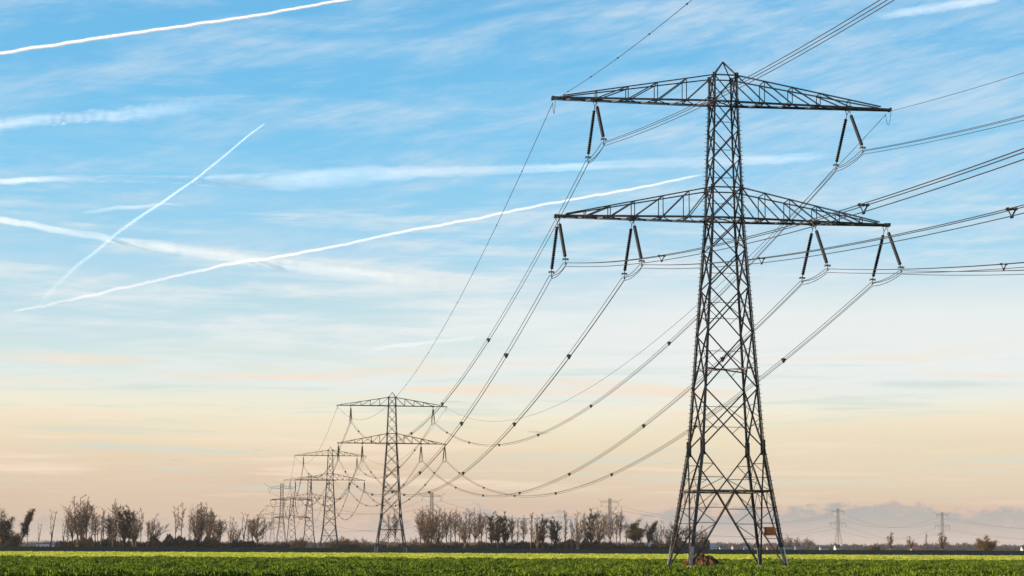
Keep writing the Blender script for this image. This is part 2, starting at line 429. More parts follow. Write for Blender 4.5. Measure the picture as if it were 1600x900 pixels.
            # insulator strings, splayed fore and aft
            for ua in ((12.81,) if AR is ARMU else (9.13,16.49)):
                for sy in (-1,1):
                    T=Vector((s_*ua,sy*.32,AR['z1']-.35)); B=Vector((s_*ua,sy*HS,AR['z1']-DS+.35))
                    d=(B-T).normalized(); a=T+d*.75; b=B-d*.35
                    mb=MB(); n_=20; pts=[]; rr=[]
                    for q in range(n_):
                        c=lerp(a,b,q/n_); c2=lerp(a,b,(q+.45)/n_); c3=lerp(a,b,(q+.9)/n_)
                        pts+=[c,c2,c3]; rr+=[.10,.185,.11]
                    mb.tube(pts,rr,8); st=mb.build('insulator_string',GLASSY,root,smooth=True)
                    mb=MB(); mb.tube([T+Vector((-.22*s_,0,.3)),T+d*.3,a],.035,5); mb.tube([T+Vector((.22*s_,0,.3)),T+d*.3],.03,5)
                    mb.build('hanger',FITTING,st)
                    mb=MB(); mb.tube([b,B],.05,5)
                    Bc=B
                    mb.quadbox(Bc+Vector((-.28,0,0)),Bc+Vector((.28,0,0)),Vector((0,.05,0)),Vector((0,0,.07)))
                    mb.quadbox(Bc,Bc+Vector((0,0,-.42)),Vector((.03,0,0)),Vector((0,.05,0)))
                    for qx,qz in ((-.23,-.06),(.23,-.06),(0,-.46)):
                        c=Bc+Vector((qx,0,qz)); mb.quadbox(c-Vector((0,.22,0)),c+Vector((0,.22,0)),Vector((.05,0,0)),Vector((0,0,.055)))
                    mb.build('clamp',FITTING,st)
    if sign:
        mb=MB(); b=hw(3.6); c=Vector((b-.95,-b-.10,3.62)); mb.quadbox(c-Vector((.52,0,0)),c+Vector((.52,0,0)),Vector((0,.02,0)),Vector((0,0,.40)))
        sb=mb.build('sign_board',SIGNM,root)
        mb=MB()
        for dz in (-.25,.25): mb.angle(c+Vector((-.6,.06,dz)),c+Vector((1.0,.06,dz)),.06)
        mb.quadbox(c+Vector((-.46,-.024,-.34)),c+Vector((-.46,-.024,.34)),Vector((.05,0,0)),Vector((0,.004,0)))
        mb.build('bracket',STEEL,sb)
    return root
SP=(20.80,188.68); YAW1=.1326; YAW2=.14
PT={1:(20.80,188.68,YAW1),2:(-37.21,601.98,YAW2),3:(-87.05,932.3,YAW2),4:(-132.66,1278.15,YAW2)}
PG='lattice pylons of the main power line'
py={}
p1=make_pylon(True); p1.location=(PT[1][0],PT[1][1],0); p1.rotation_euler.z=PT[1][2]; py[1]=p1
# Blender turns counter-clockwise; the line runs away to the left, so the arm's right end lies farther off
tag(p1,'huge near lattice pylon with two wide crossarms and a brown board on one leg','pylon',PG)
tmpl=copy_tree(p1)
for c in list(tmpl.children):
    if c.name.startswith('sign_board'):
        for q in list(c.children): bpy.data.objects.remove(q)
        bpy.data.objects.remove(c)
bpy.context.view_layer.update()
for k_,lab in ((2,'second lattice pylon of the row, mid-distance, left of the row of bare trees'),(3,'third lattice pylon of the row, just left of the mid-distance one'),(4,'fourth lattice pylon of the row, its crossarms overlapping the third one')):
    o=tmpl if k_==2 else copy_tree(tmpl)
    o.location=(PT[k_][0],PT[k_][1],0); o.rotation_euler.z=PT[k_][2]; tag(o,lab,'pylon',PG); py[k_]=o

def W(k_,a,l,z):
    X,Y,y=PT[k_]; c,s_=math.cos(y),math.sin(y)
    return Vector((X+a*c-l*s_, Y+a*s_+l*c, z))
# span from near side (k) to far side (k2)
def cat(A,B,s_,t): q=lerp(A,B,t); q=q.copy(); q.z-=4*s_*t*(1-t); return q
def bundle(A,B,sag,name,label,group,r=.024,spts=(),side=.34,jump=None,n=70,sp_scale=1.):
    root=empty(name,A)
    tag(root,label,'power line',group)
    hdir=Vector((B.x-A.x,B.y-A.y,0)).normalized(); lat=Vector((hdir.y,-hdir.x,0))
    offs=[lat*(-side/2*1.1),lat*(side/2*1.1),Vector((0,0,-side*1.0))]
    for o_ in offs:
        mb=MB(); pts=[]
        if jump is not None:
            for q in range(8): t=q/8; pts.append(cat(jump,A,.25,t)+o_-A)
        pts+=[cat(A,B,sag,i/n)+o_-A for i in range(n+1)]
        mb.tube(pts,r,5); mb.build('wire',ALU,root,smooth=True)
    for t in spts:
        c=cat(A,B,sag,t)-A; mb=MB(); e=[c+o_*1.12 for o_ in offs]
        for a,b in ((0,1),(1,2),(2,0)): mb.quadbox(e[a],e[b],hdir*.05*sp_scale,Vector((0,0,.038*sp_scale))+lat*.012)
        for q in e: mb.quadbox(q-hdir*.12,q+hdir*.12,lat*.05*sp_scale,Vector((0,0,.06*sp_scale)))
        if sp_scale>1: mb.ball(c+Vector((0,0,-side*.4)),.19*sp_scale)
        mb.build('spacer',GLASSY,root)
    return root
def single(A,B,sag,name,label,group,r=.022,marks=(),n=60):
    root=empty(name,A); tag(root,label,'power line',group)
    mb=MB(); mb.tube([cat(A,B,sag,i/n)-A for i in range(n+1)],r,5); mb.build('wire',ALU,root,smooth=True)
    for t in marks:
        mb=MB(); c=cat(A,B,sag,t)-A; d=(cat(A,B,sag,t+.001)-cat(A,B,sag,t)).normalized()
        mb.tube([c-d*.14,c-d*.05,c+d*.05,c+d*.14],[.03,.075,.075,.03],6); mb.build('wire_marker',ALU,root)
    return root
SLOT=[('upper left',-12.81,45.76),('upper right',12.81,45.76),('lower outer left',-16.49,34.07),('lower inner left',-9.13,34.07),('lower inner right',9.13,34.07),('lower outer right',16.49,34.07)]
# toward and over the camera
Y0=.1275; L0=400
T0=(20.8+L0*math.sin(Y0),188.68-L0*math.cos(Y0),Y0)
def W0(a,z): return Vector((T0[0]+a*math.cos(Y0),T0[1]+a*math.sin(Y0),z))
sp01={i:(.113,.232,.35,.47) for i in range(6)}
Gs='wire bundles running over the camera'
for i,(nm,a,z) in enumerate(SLOT):
    A=W(1,a,-HS,z-DS); B=W0(a,z-DS+3.0)
    bundle(A,B,15.9,'conductor_bundle',"triple wire bundle from the near pylon's %s insulator to the right edge"%nm,Gs,.027,sp01[i],n=110)
for s_,nm in ((-1,'left'),(1,'right')):
    single(W(1,s_*16.95,-.9,45.45),W0(s_*16.95,48.4),15.15,'earth_wire','single thin wire rising from the upper %s arm tip of the near pylon'%nm,'earth wires over the camera',.024,[.02+.032*q for q in range(18)] if s_<0 else (),n=110)
# from pylon 1 to 2
sp12={i:((.19,.34,.485,.63,.775,.91) if i<2 else (.08,.19,.341,.486,.63,.77,.91)) for i in range(6)}
for k_,k2,sg,sge,spn,txt in ((1,2,15.8,14.6,sp12,'between the near and second pylons'),(2,3,10.3,9.4,None,'between the second and third pylons'),(3,4,11.,10.,None,'between the third and fourth pylons')):
    for i,(nm,a,z) in enumerate(SLOT):
        A=W(k_,a,HS,z-DS); B=W(k2,a,-HS,z-DS)
        bundle(A,B,sg,'conductor_bundle','triple wire bundle, %s one %s'%(nm,txt),'wire bundles '+txt,(.032,.042,.05)[k_-1],spn[i] if spn else (.16,.33,.5,.67,.84),jump=W(k_,a,-HS,z-DS),sp_scale=(1.35,1.7,1.7)[k_-1])
    for s_,nm in ((-1,'left'),(1,'right')):
        single(W(k_,s_*16.95,.9,45.45),W(k2,s_*16.95,-.9,45.45),sge,'earth_wire','single thin wire, upper %s one %s'%(nm,txt),'earth wires '+txt,(.03,.04,.05)[k_-1],[.05*q for q in range(1,20)] if (s_<0 and k_==1) else ())

# --- angle (strain) pylon beyond the fourth
def make_strain():
    root=empty('strain_pylon'); H=43
    def c(i,z): b=lerp(4.6,1.1,min(1,z/H)**.8); return Vector((CORN[i][0]*b,CORN[i][1]*b,z))
    for i in range(4):
        mb=MB()
        for a in range(0,H,6): mb.angle(c(i,a),c(i,min(H,a+6)),.36,out=(-CORN[i][0],-CORN[i][1],0))
        mb.build('leg',STEEL,root)
    for i in range(4):
        j=(i+1)%4; mb=MB(); z=0
        while z<H-1:
            st=max(2.4,(c(1,z)-c(0,z)).length*.8); z1=min(H,z+st)
            mb.angle(c(i,z),c(j,z1),.17); mb.angle(c(j,z),c(i,z1),.17); z=z1
        mb.angle(c(i,H),c(j,H),.2); mb.build('bracing',STEEL,root)
    for zb,L in ((41.8,17.),(27.,13.8)):
        for s_ in (-1,1):
            mb=MB()
            for y in (-1,1):
                mb.angle(Vector((s_,y,zb)),Vector((s_*L,y*.5,zb)),.34); mb.angle(Vector((s_,y,zb+1.7)),Vector((s_*L,y*.4,zb+.3)),.2)
                for q in range(7):
                    u0=1+(L-1)*q/7; u1=1+(L-1)*(q+1)/7; mb.angle(Vector((s_*u0,y,zb+1.7*(1-q/7))),Vector((s_*u1,y*.6,zb)),.15)
            mb.build('crossarm',STEEL,root)
            for ux in ((.42,.93) if zb>30 else (.93,)):
                mb=MB(); x=s_*L*ux
                pts=[Vector((x+3.0*math.sin(q/10*math.pi*2-math.pi)*0+(-2.6+5.2*q/10),-3+6*q/10,zb-.4-6.3*math.sin(math.pi*q/10))) for q in range(11)]
                mb.tube(pts,.11,5); mb.build('jumper_loop',GLASSY,root)
                for sy in (-1,1):
                    mb=MB(); mb.tube([Vector((x,sy*.4,zb-.2)),Vector((x+sy*2.6,sy*3.4,zb-.5))],.28,6); mb.build('insulator_string',GLASSY,root)
    return root
st=make_strain(); q=at(455,1640); st.location=(q.x,1640,0); st.rotation_euler.z=.14
tag(st,'squat flat-topped pylon with slack wire loops under its top arm, beside the fourth pylon','pylon')
PT[5]=(q.x,1640,.14)
# two last ones in the haze
for n_,(px,d,lab) in enumerate(((425,2640,'fading sixth pylon of the row, low behind the flat-topped one'),(413,3050,'faintest and farthest pylon of the row, leftmost in the cluster'))):
    o=copy_tree(py[2]); q=at(px,d); o.location=(q.x,d,0); o.rotation_euler.z=.10; tag(o,lab,'pylon',PG); PT[6+n_]=(q.x,d,.10)
for k_,k2,txt in ((4,5,'between the fourth pylon and the flat-topped pylon'),(5,6,'beyond the flat-topped pylon')):
    root=empty('wire_span',W(k_,0,0,0)); tag(root,'thin far-off wires %s'%txt,'power line')
    for a,z in ((-13,40.6),(13,40.6),(-14,28.5),(-8,28.5),(8,28.5),(14,28.5)):
        A=W(k_,a,0,z); B=W(k2,a,0,z if k_==4 else z)
        mb=MB(); mb.tube([cat(A,B,11 if k_==4 else 20,i/30)-root.location for i in range(31)],.08,4); mb.build('wire',ALU,root)

# --- second line: slim pylons with upswept arm tips
def make_upswept():
    root=empty('upswept_pylon'); H=50
    def bz(z): return lerp(4.2,1.25,z/24) if z<24 else lerp(1.25,.85,(z-24)/(H-24))
    def c(i,z): b=bz(z); return Vector((CORN[i][0]*b,CORN[i][1]*b,z))
    for i in range(4):
        mb=MB()
        for a,b in ((0,12),(12,24),(24,38),(38,H)): mb.angle(c(i,a),c(i,b),.22,out=(-CORN[i][0],-CORN[i][1],0))
        mb.build('leg',STEEL,root)
    for i in range(4):
        j=(i+1)%4; mb=MB(); z=0
        while z<H-1:
            z1=min(H,z+max(2.,bz(z)*1.5)); mb.angle(c(i,z),c(j,z1),.09); mb.angle(c(j,z),c(i,z1),.09); z=z1
        mb.build('bracing',STEEL,root)
    for s_ in (-1,1):
        mb=MB()
        for y in (-.5,.5):
            mb.angle(Vector((s_*.8,y,46)),Vector((s_*8.5,y,46.3)),.18); mb.angle(Vector((s_*8.5,y,46.3)),Vector((s_*13.2,y*.4,49.6)),.11)
            mb.angle(Vector((s_*.8,y,48.2)),Vector((s_*9,y,47.4)),.11)
            for q in range(4): mb.angle(Vector((s_*(.8+2*q),y,46.1)),Vector((s_*(1.8+2*q),y,48-.2*q)),.12)
        mb.build('crossarm',STEEL,root)
        mb=MB()
        for y in (-.5,.5): mb.angle(Vector((s_*1,y,32.6)),Vector((s_*12.2,y*.4,32.8)),.18); mb.angle(Vector((s_*1,y,35)),Vector((s_*12,y*.4,33)),.11)
        mb.build('crossarm',STEEL,root)
        for x,z in ((9.2,46.3),(11.5,32.6),(5.6,32.6)):
            mb=MB(); mb.tube([Vector((s_*(x-1.3),0,z)),Vector((s_*x,0,z-3.4)),Vector((s_*(x+1.3),0,z+.1))],.11,6); mb.ball(Vector((s_*x,0,z-3.5)),.26); mb.build('insulator_string',GLASSY,root)
    return root
US=[(439,1471,'hazy slim pylon with upswept arm tips, tallest in the far left cluster'),(674,1690,'hazy slim pylon top standing above the trees beside the mid-distance pylon'),(953,1870,'hazy slim pylon with upswept arm tips above the trees left of the near pylon'),(1310,2280,'hazy slim pylon with upswept arm tips standing just right of the near pylon'),(1473,2480,'hazy slim pylon with upswept arm tips, farthest right of all')]
base_u=make_upswept(); UP=[]
for i,(px,d,lab) in enumerate(US):
    o=base_u if i==0 else copy_tree(base_u); q=at(px,d); o.location=(q.x,d,0); o.rotation_euler.z=(.25,.5,.45,.55,.5)[i]; tag(o,lab,'pylon','slim pylons of the distant second power line'); UP.append(Vector((q.x,d,0)))
UP=[UP[0]]+UP[1:]+[Vector((UP[-1].x+330,UP[-1].y+150,0))]
for i,(a,b) in enumerate(zip(UP,UP[1:])):
    root=empty('wire_span',a); tag(root,'faint wires of the distant line, '+('from the far left cluster to the tree tops','above the middle tree row between two hazy pylons','behind the near pylon','between the two hazy pylons on the right','running off to the right edge')[i],'power line')
    hd=(b-a).normalized(); la=Vector((hd.y,-hd.x,0))
    for x,z in ((-9.2,42.8),(9.2,42.8),(-11.5,29),(11.5,29)):
        A=a+la*x+Vector((0,0,z)); B=b+la*x+Vector((0,0,z)); mb=MB()
        mb.tube([cat(A,B,14,t/30)-a for t in range(31)],.07,4); mb.build('wire',ALU,root)

# ------------------------------------------------------------------ trees
def grow(seed,h=24,tr=.34,clear=.35,lean=0.,nl=5,div=.22,nb=9,bl=.13,sub=6,twig=5,tw=.034,stems=1,out=1.0,bark_side=.0):
    """trunk splitting into rising leaders that carry short side branches and twigs"""
    rg=random.Random(seed); T=MB(); C_=MB(); tips=[]
    def rv(s_): return Vector((rg.uniform(-s_,s_),rg.uniform(-s_,s_),rg.uniform(-s_,s_)))
    for st_ in range(stems):
        a0=rg.uniform(0,6.28); H=h if st_==0 else h*rg.uniform(.8,.98)
        off=Vector((0,0,0)) if stems==1 else Vector((math.cos(a0)*.05*h,math.sin(a0)*.02*h,0))
        cz=H*clear*rg.uniform(.85,1.1); axis=Vector((lean,0,1)); N=5
        path=[off+Vector((0,0,-.3))]+[off+axis*(cz*i/N)+Vector((rg.uniform(-1,1)*.008*H,rg.uniform(-1,1)*.008*H,0)) for i in range(1,N+1)]
        T.tube(path,[tr*(1.15-.45*i/N) for i in range(N+1)],7)
        fork=path[-1]
        lead=[]
        for l in range(nl):
            a=6.283*l/nl+rg.uniform(-.5,.5); dv=div*rg.uniform(.3,1.25) if l else div*.12
            f0=rg.uniform(.62,1.) if l else 1.
            P=lerp(path[0],fork,f0); Hl=(H-P.z)*(rg.uniform(.78,1.) if l else 1.)/(1+dv*1.1)
            d=Vector((math.cos(a)*dv*1.5+lean,math.sin(a)*dv*1.5,1)); M_=8; q=[P]
            for i in range(M_):
                k=i/M_
                dd=Vector((math.cos(a)*dv*(1.7-1.1*k)+lean,math.sin(a)*dv*(1.7-1.1*k),1))+rv(.10)
                q.append(q[-1]+dd*(Hl/M_))
            r0=tr*(.62 if l==0 else .42)
            T.tube(q,[r0*(1-.82*i/M_)+.02 for i in range(M_+1)],6,caps=False); lead.append((q,M_,Hl))
        for q,M_,Hl in lead:
            for b in range(nb):
                f=(.12+.88*(b+rg.random())/nb); i=min(M_-1,int(f*M_)); p=lerp(q[i],q[i+1],f*M_-i); d0=(q[i+1]-q[i]).normalized()
                a=rg.uniform(0,6.28); L=h*bl*rg.uniform(.6,1.3)*(1.15-.5*f)
                d=(d0*rg.uniform(.7,1.3)+Vector((math.cos(a),math.sin(a),0))*out).normalized()
                bp=[p]
                for k in range(4): d=(d+Vector((0,0,.12))+rv(.16)).normalized(); bp.append(bp[-1]+d*L/4)
                T.tube(bp,[.085*tr/.34*(1-.6*k/4)+.02 for k in range(5)],4,caps=False)
                for s_ in range(sub):
                    ff=rg.uniform(.15,1.)*4; i2=min(3,int(ff)); p2=lerp(bp[i2],bp[i2+1],ff-i2)
                    dd=(d*.9+rv(.8)+Vector((0,0,.35))).normalized(); l2=L*rg.uniform(.25,.55)
                    e=p2+dd*l2; mid=lerp(p2,e,.5)+rv(.06*l2); C_.tube([p2,mid,e],[tw*1.2,tw,tw*.5],3,caps=False)
                    for t_ in range(twig):
                        g_=rg.uniform(.2,1); pp=lerp(p2,e,g_); ee=pp+(dd*.8+rv(.85)+Vector((0,0,.2))).normalized()*l2*rg.uniform(.35,.8)
                        C_.tube([pp,ee],[tw*.7,tw*.3],3,caps=False); tips.append(ee)
    zt=max(v_.z for v_ in C_.v); 
    for mb_ in (T,C_):
        for v_ in mb_.v: v_.z*=h/zt
    for v_ in tips: v_.z*=h/zt
    return T,C_,tips
def leaves(tips,n,size,seed,spread=.8):
    rg=np.random.default_rng(seed); t=np.array([tuple(q) for q in tips]); idx=rg.integers(0,len(t),n)
    c=t[idx]+rg.normal(0,spread,(n,3))*np.array([1,1,.8]); a=rg.normal(0,1,(n,3)); a/=np.linalg.norm(a,axis=1)[:,None]
    b=np.cross(a,rg.normal(0,1,(n,3))); b/=np.linalg.norm(b,axis=1)[:,None]; s_=rg.uniform(.5,1.2,(n,1))*size
    return np.stack([c-a*s_,c-b*s_*.6,c+a*s_,c+b*s_*.6],1)
def make_tree(name,seed,lf=None,crown=TWIG,**k_):
    root=empty(name); T,C_,tips=grow(seed,**k_); T.build('trunk',BARK if crown is not DTWIG else DTWIG,root)
    cr=C_.build('crown',crown,root)
    if lf: n_,sz,m_,sprd=lf; quads('leaves',leaves(tips,n_,sz,seed,sprd),m_,cr)
    return root,k_.get('h',24)
KIND={
 'fanA':(('bare_tree',11),dict(h=25,clear=.34,nl=9,div=.28,nb=9,bl=.13,out=1.3,sub=5,twig=5),'tall bare fan-crowned tree'),
 'fanB':(('bare_tree',12),dict(h=25,clear=.42,nl=5,div=.16,nb=12,bl=.11,sub=5,twig=5,tr=.3),'tall narrow bare tree'),
 'fanC':(('bare_tree',13),dict(h=24,clear=.18,nl=6,div=.24,nb=10,bl=.12,sub=5,twig=5,tr=.36,stems=2),'bare forked tree'),
 'slim':(('slim_tree',21),dict(h=24,clear=.22,nl=2,div=.05,nb=22,bl=.085,sub=6,twig=5,tr=.26),'slim bare tree'),
 'slimB':(('slim_tree',22),dict(h=24,clear=.62,nl=3,div=.12,nb=10,bl=.08,sub=6,twig=6,tr=.22),'slim bare tuft-topped tree'),
 'round':(('bare_tree',31),dict(h=18,clear=.28,nl=8,div=.36,nb=11,bl=.16,sub=5,twig=5,tr=.3),'bare round-crowned tree'),
 'dark':(('dark_tree',41),dict(h=23,clear=.22,nl=7,div=.22,nb=10,bl=.14,sub=8,twig=6,tr=.44,tw=.06,crown=DTWIG,lf=(1800,.22,DBROWN,.5)),'dark dense brownish tree'),
 'snag':(('broken_tree',51),dict(h=17,clear=.45,nl=2,div=.10,nb=6,bl=.12,sub=3,twig=3,lean=.10,tr=.30),'thin half-dead crooked tree'),
 'lean':(('leaning_tree',61),dict(h=19,clear=.30,nl=4,div=.08,nb=15,bl=.12,sub=8,twig=5,lean=.34,tr=.42,tw=.08,crown=DTWIG,lf=(3600,.22,DBROWN,.4)),'dark tree leaning steeply to the right'),
 'pollard':(('pollard_tree',71),dict(h=9,clear=.2,nl=4,div=.26,nb=8,bl=.10,sub=6,twig=5,tr=.42,lf=(900,.15,RUST,.25)),'short stubby pollarded tree'),
 'olive':(('leafy_tree',81),dict(h=15,clear=.42,nl=7,div=.34,nb=9,bl=.16,sub=6,twig=5,lf=(8000,.24,OLIVE,.45)),'olive green leafy tree'),
 'leafy':(('leafy_tree',91),dict(h=19,clear=.12,nl=7,div=.26,nb=11,bl=.14,sub=7,twig=5,tr=.4,crown=DTWIG,lf=(6000,.25,DBROWN,.6)),'dark leafy tree'),
 'autumn':(('autumn_bush',95),dict(h=7.5,clear=.05,nl=14,div=.62,nb=10,bl=.26,sub=6,twig=5,tr=.16,lf=(9000,.17,RUST,.45)),'rounded rust brown bush'),
}
PROTO={}
def proto(kd):
    if kd not in PROTO:
        (nm,sd),kw,ds=KIND[kd]; kw=dict(kw); lf=kw.pop('lf',None); cr=kw.pop('crown',TWIG)
        root,h=make_tree(nm,sd,lf,cr,**kw); PROTO[kd]=[root,h,ds,False]
    return PROTO[kd]
ORD=['first','second','third','fourth','fifth','sixth','seventh','eighth','ninth','tenth','eleventh','twelfth','thirteenth','fourteenth','fifteenth','sixteenth','seventeenth','eighteenth','nineteenth','twentieth']
def plant(rows,where,group,d0):
    cnt={}
    rg=random.Random(len(rows)*7+int(d0)); rows=sorted(rows)
    tot={}
    for r_ in rows: tot[r_[2]]=tot.get(r_[2],0)+1
    for r_ in rows:
        px,ytop,kd=r_[:3]; d=d0+rg.uniform(-35,35) if len(r_)<4 else r_[3]
        P=proto(kd)
        if not P[3]: o=P[0]; P[3]=True
        else: o=copy_tree(P[0])
        h=(hz(px)-ytop)*d/F+EYE; sc_=h/P[1]
        q=at(px,d); o.location=(q.x,d,-.05); wv=rg.uniform(1.05,1.4) if kd not in('slim','slimB','snag','lean') else rg.uniform(.95,1.25)
        flip=kd in('lean','snag')
        o.rotation_euler.z=rg.uniform(-.4,.4) if flip else rg.uniform(0,6.28); o.scale=(sc_*wv,sc_*wv,sc_) if kd!='autumn' else (sc_*1.1,sc_*1.1,sc_)
        cnt[kd]=cnt.get(kd,0)+1
        if tot[kd]==1: lab='%s %s'%(P[2],where)
        else: lab='%s, %s such from the left %s'%(P[2],ORD[cnt[kd]-1],where)
        tag(o,lab,'bush' if kd=='autumn' else 'tree',group)
plant([(3,797,'leafy'),(-12,800,'leafy'),(18,828,'autumn'),(28,795,'lean'),(42,794,'slimB'),(59,817,'snag'),(78,796,'snag')],'at the left edge','scattered trees at the left edge',985)
plant([(97,811,'snag'),(105,798,'slim'),(113,789,'fanA'),(121,772,'fanA'),(134,775,'fanB'),(143,788,'slim'),(128,842,'autumn'),(152,800,'slimB'),(162,793,'slim'),(170,800,'fanB'),(180,778,'fanB'),(188,790,'slimB'),(193,791,'dark'),(202,788,'dark'),(220,793,'slimB'),(240,802,'round'),(126,780,'fanC'),(148,796,'fanB'),(157,802,'slim'),(176,792,'fanC'),(185,797,'slim'),(208,800,'fanC'),(212,806,'fanB'),(230,812,'slim')],'in the left clump','trees of the left clump',1010)
plant([(274,790,'slimB'),(283,785,'slimB'),(297,805,'slim'),(305,785,'fanA'),(314,783,'fanB'),(323,784,'fanA'),(335,797,'round'),(340,812,'snag'),(358,806,'snag'),(378,800,'snag'),(387,812,'slim'),(402,795,'round',1150),(310,792,'fanC'),(328,792,'fanB'),(344,806,'fanB'),(366,812,'fanC'),(394,806,'fanB')],'left of the pylon row','trees left of the pylon row',1040)
plant([(606,800,'slim'),(617,796,'fanB'),(640,838,'snag'),(657,790,'fanB'),(664,793,'fanA'),(674,787,'fanA'),(684,789,'fanC'),(697,794,'fanB'),(704,796,'slim'),(711,792,'fanB'),(718,800,'slimB'),(726,795,'fanC'),(735,797,'slim'),(742,792,'fanA'),(752,796,'fanB'),(760,800,'slimB'),(668,796,'fanC'),(690,800,'slim'),(748,802,'slim')],'in the middle row, left third','first part of the middle tree row',1030)
plant([(768,798,'dark'),(778,802,'dark'),(788,798,'dark'),(800,804,'fanB'),(808,808,'slim'),(818,804,'fanB'),(829,799,'slim'),(840,803,'fanC'),(848,803,'dark'),(862,812,'fanB'),(867,806,'dark'),(885,797,'slim'),(893,810,'slimB'),(903,796,'fanC'),(914,800,'slim')],'mid middle row','second part of the middle tree row',1015)
plant([(924,794,'dark'),(935,793,'fanC'),(945,802,'slim'),(953,790,'fanA'),(962,798,'slim'),(969,793,'fanB'),(979,812,'fanB'),(993,811,'olive'),(1008,814,'lean'),(1012,813,'fanB'),(1024,812,'fanC'),(1034,812,'slimB'),(1047,813,'fanC'),(1058,815,'dark'),(1072,817,'fanB'),(1084,816,'round'),(1098,818,'fanC'),(1032,843,'autumn')],'just left of the near pylon','third part of the middle tree row',1060)
plant([(1232,833,'round'),(1246,836,'round'),(1262,836,'round'),(555,838,'round'),(568,837,'round'),(648,836,'round')],'far off, in the haze','far hazy trees',1700)
plant([(1392,832,'pollard'),(1421,838,'pollard'),(1448,832,'slim'),(1472,832,'pollard'),(1540,837,'autumn',1000),(1366,849,'autumn')],'on the right horizon','lone trees on the right',1000)
plant([(470,840,'autumn'),(462,842,'autumn'),(535,838,'autumn')],'at the pylon row','bushes at the feet of the pylon row',1150)

# tangled undergrowth under the trees (uncountable)
def tangle(name,segs,d0,d1,size,m,label,seed,per=10,cat_='undergrowth'):
    rg=np.random.default_rng(seed); P=[]
    for x0,x1,yt in segs:
        n=int((x1-x0)*per); px=rg.uniform(x0,x1,n); d=rg.uniform(d0,d1,n)
        h=(hz((x0+x1)/2)-yt)*d/F*np.array([.80+.55*noise.noise(Vector((x_*.09,seed*1.3,d_*.004)))+.35*noise.noise(Vector((x_*.4,seed*2.7,d_*.02))) for x_,d_ in zip(px,d)])+.8
        z=h*rg.uniform(0,1,n)**.8; X=(px-800)/F*d*.995
        c=np.stack([X,d,z],1); a=rg.normal(0,1,(n,3))*np.array([.45,.45,1.3]); a/=np.linalg.norm(a,axis=1)[:,None]
        b=np.cross(a,rg.normal(0,1,(n,3))); b/=np.linalg.norm(b,axis=1)[:,None]; s_=rg.uniform(.4,1.3,(n,1))*size
        P.append(np.stack([c-a*s_*1.7,c-b*s_*.2,c+a*s_*1.7,c+b*s_*.2],1))
    return tag(quads(name,np.concatenate(P),m),label,cat_,kind='stuff')
tangle('undergrowth',[(0,30,838),(88,130,843),(130,205,838),(205,235,843),(235,262,836),(262,300,836),(300,345,836),(345,400,841),(400,455,846)],1000,1060,.62,UNDER,'dark brown tangled undergrowth beneath the trees on the left',5,105)
tangle('undergrowth',[(510,560,846),(560,660,848),(660,770,846),(770,870,845),(870,900,842),(900,965,841),(965,1060,846),(1060,1110,842)],1000,1060,.6,UNDER,'dark tangled undergrowth beneath the middle tree row',6,120)
tangle('far_wood',[(-100,120,849),(120,440,847),(430,620,845),(600,800,846),(800,1100,846),(1100,1240,848),(1225,1275,845),(1270,1420,850),(1400,1530,849),(1530,1720,851)],2300,2700,1.5,FARW,'blue grey strip of far woodland along the horizon',8,45,'woodland')
tangle('far_wood',[(-300,200,845),(200,700,847),(700,1200,848),(1200,1600,853),(1600,1900,852)],3300,4200,2.4,FARW,'faintest farthest woodland on the horizon',9,30,'woodland')

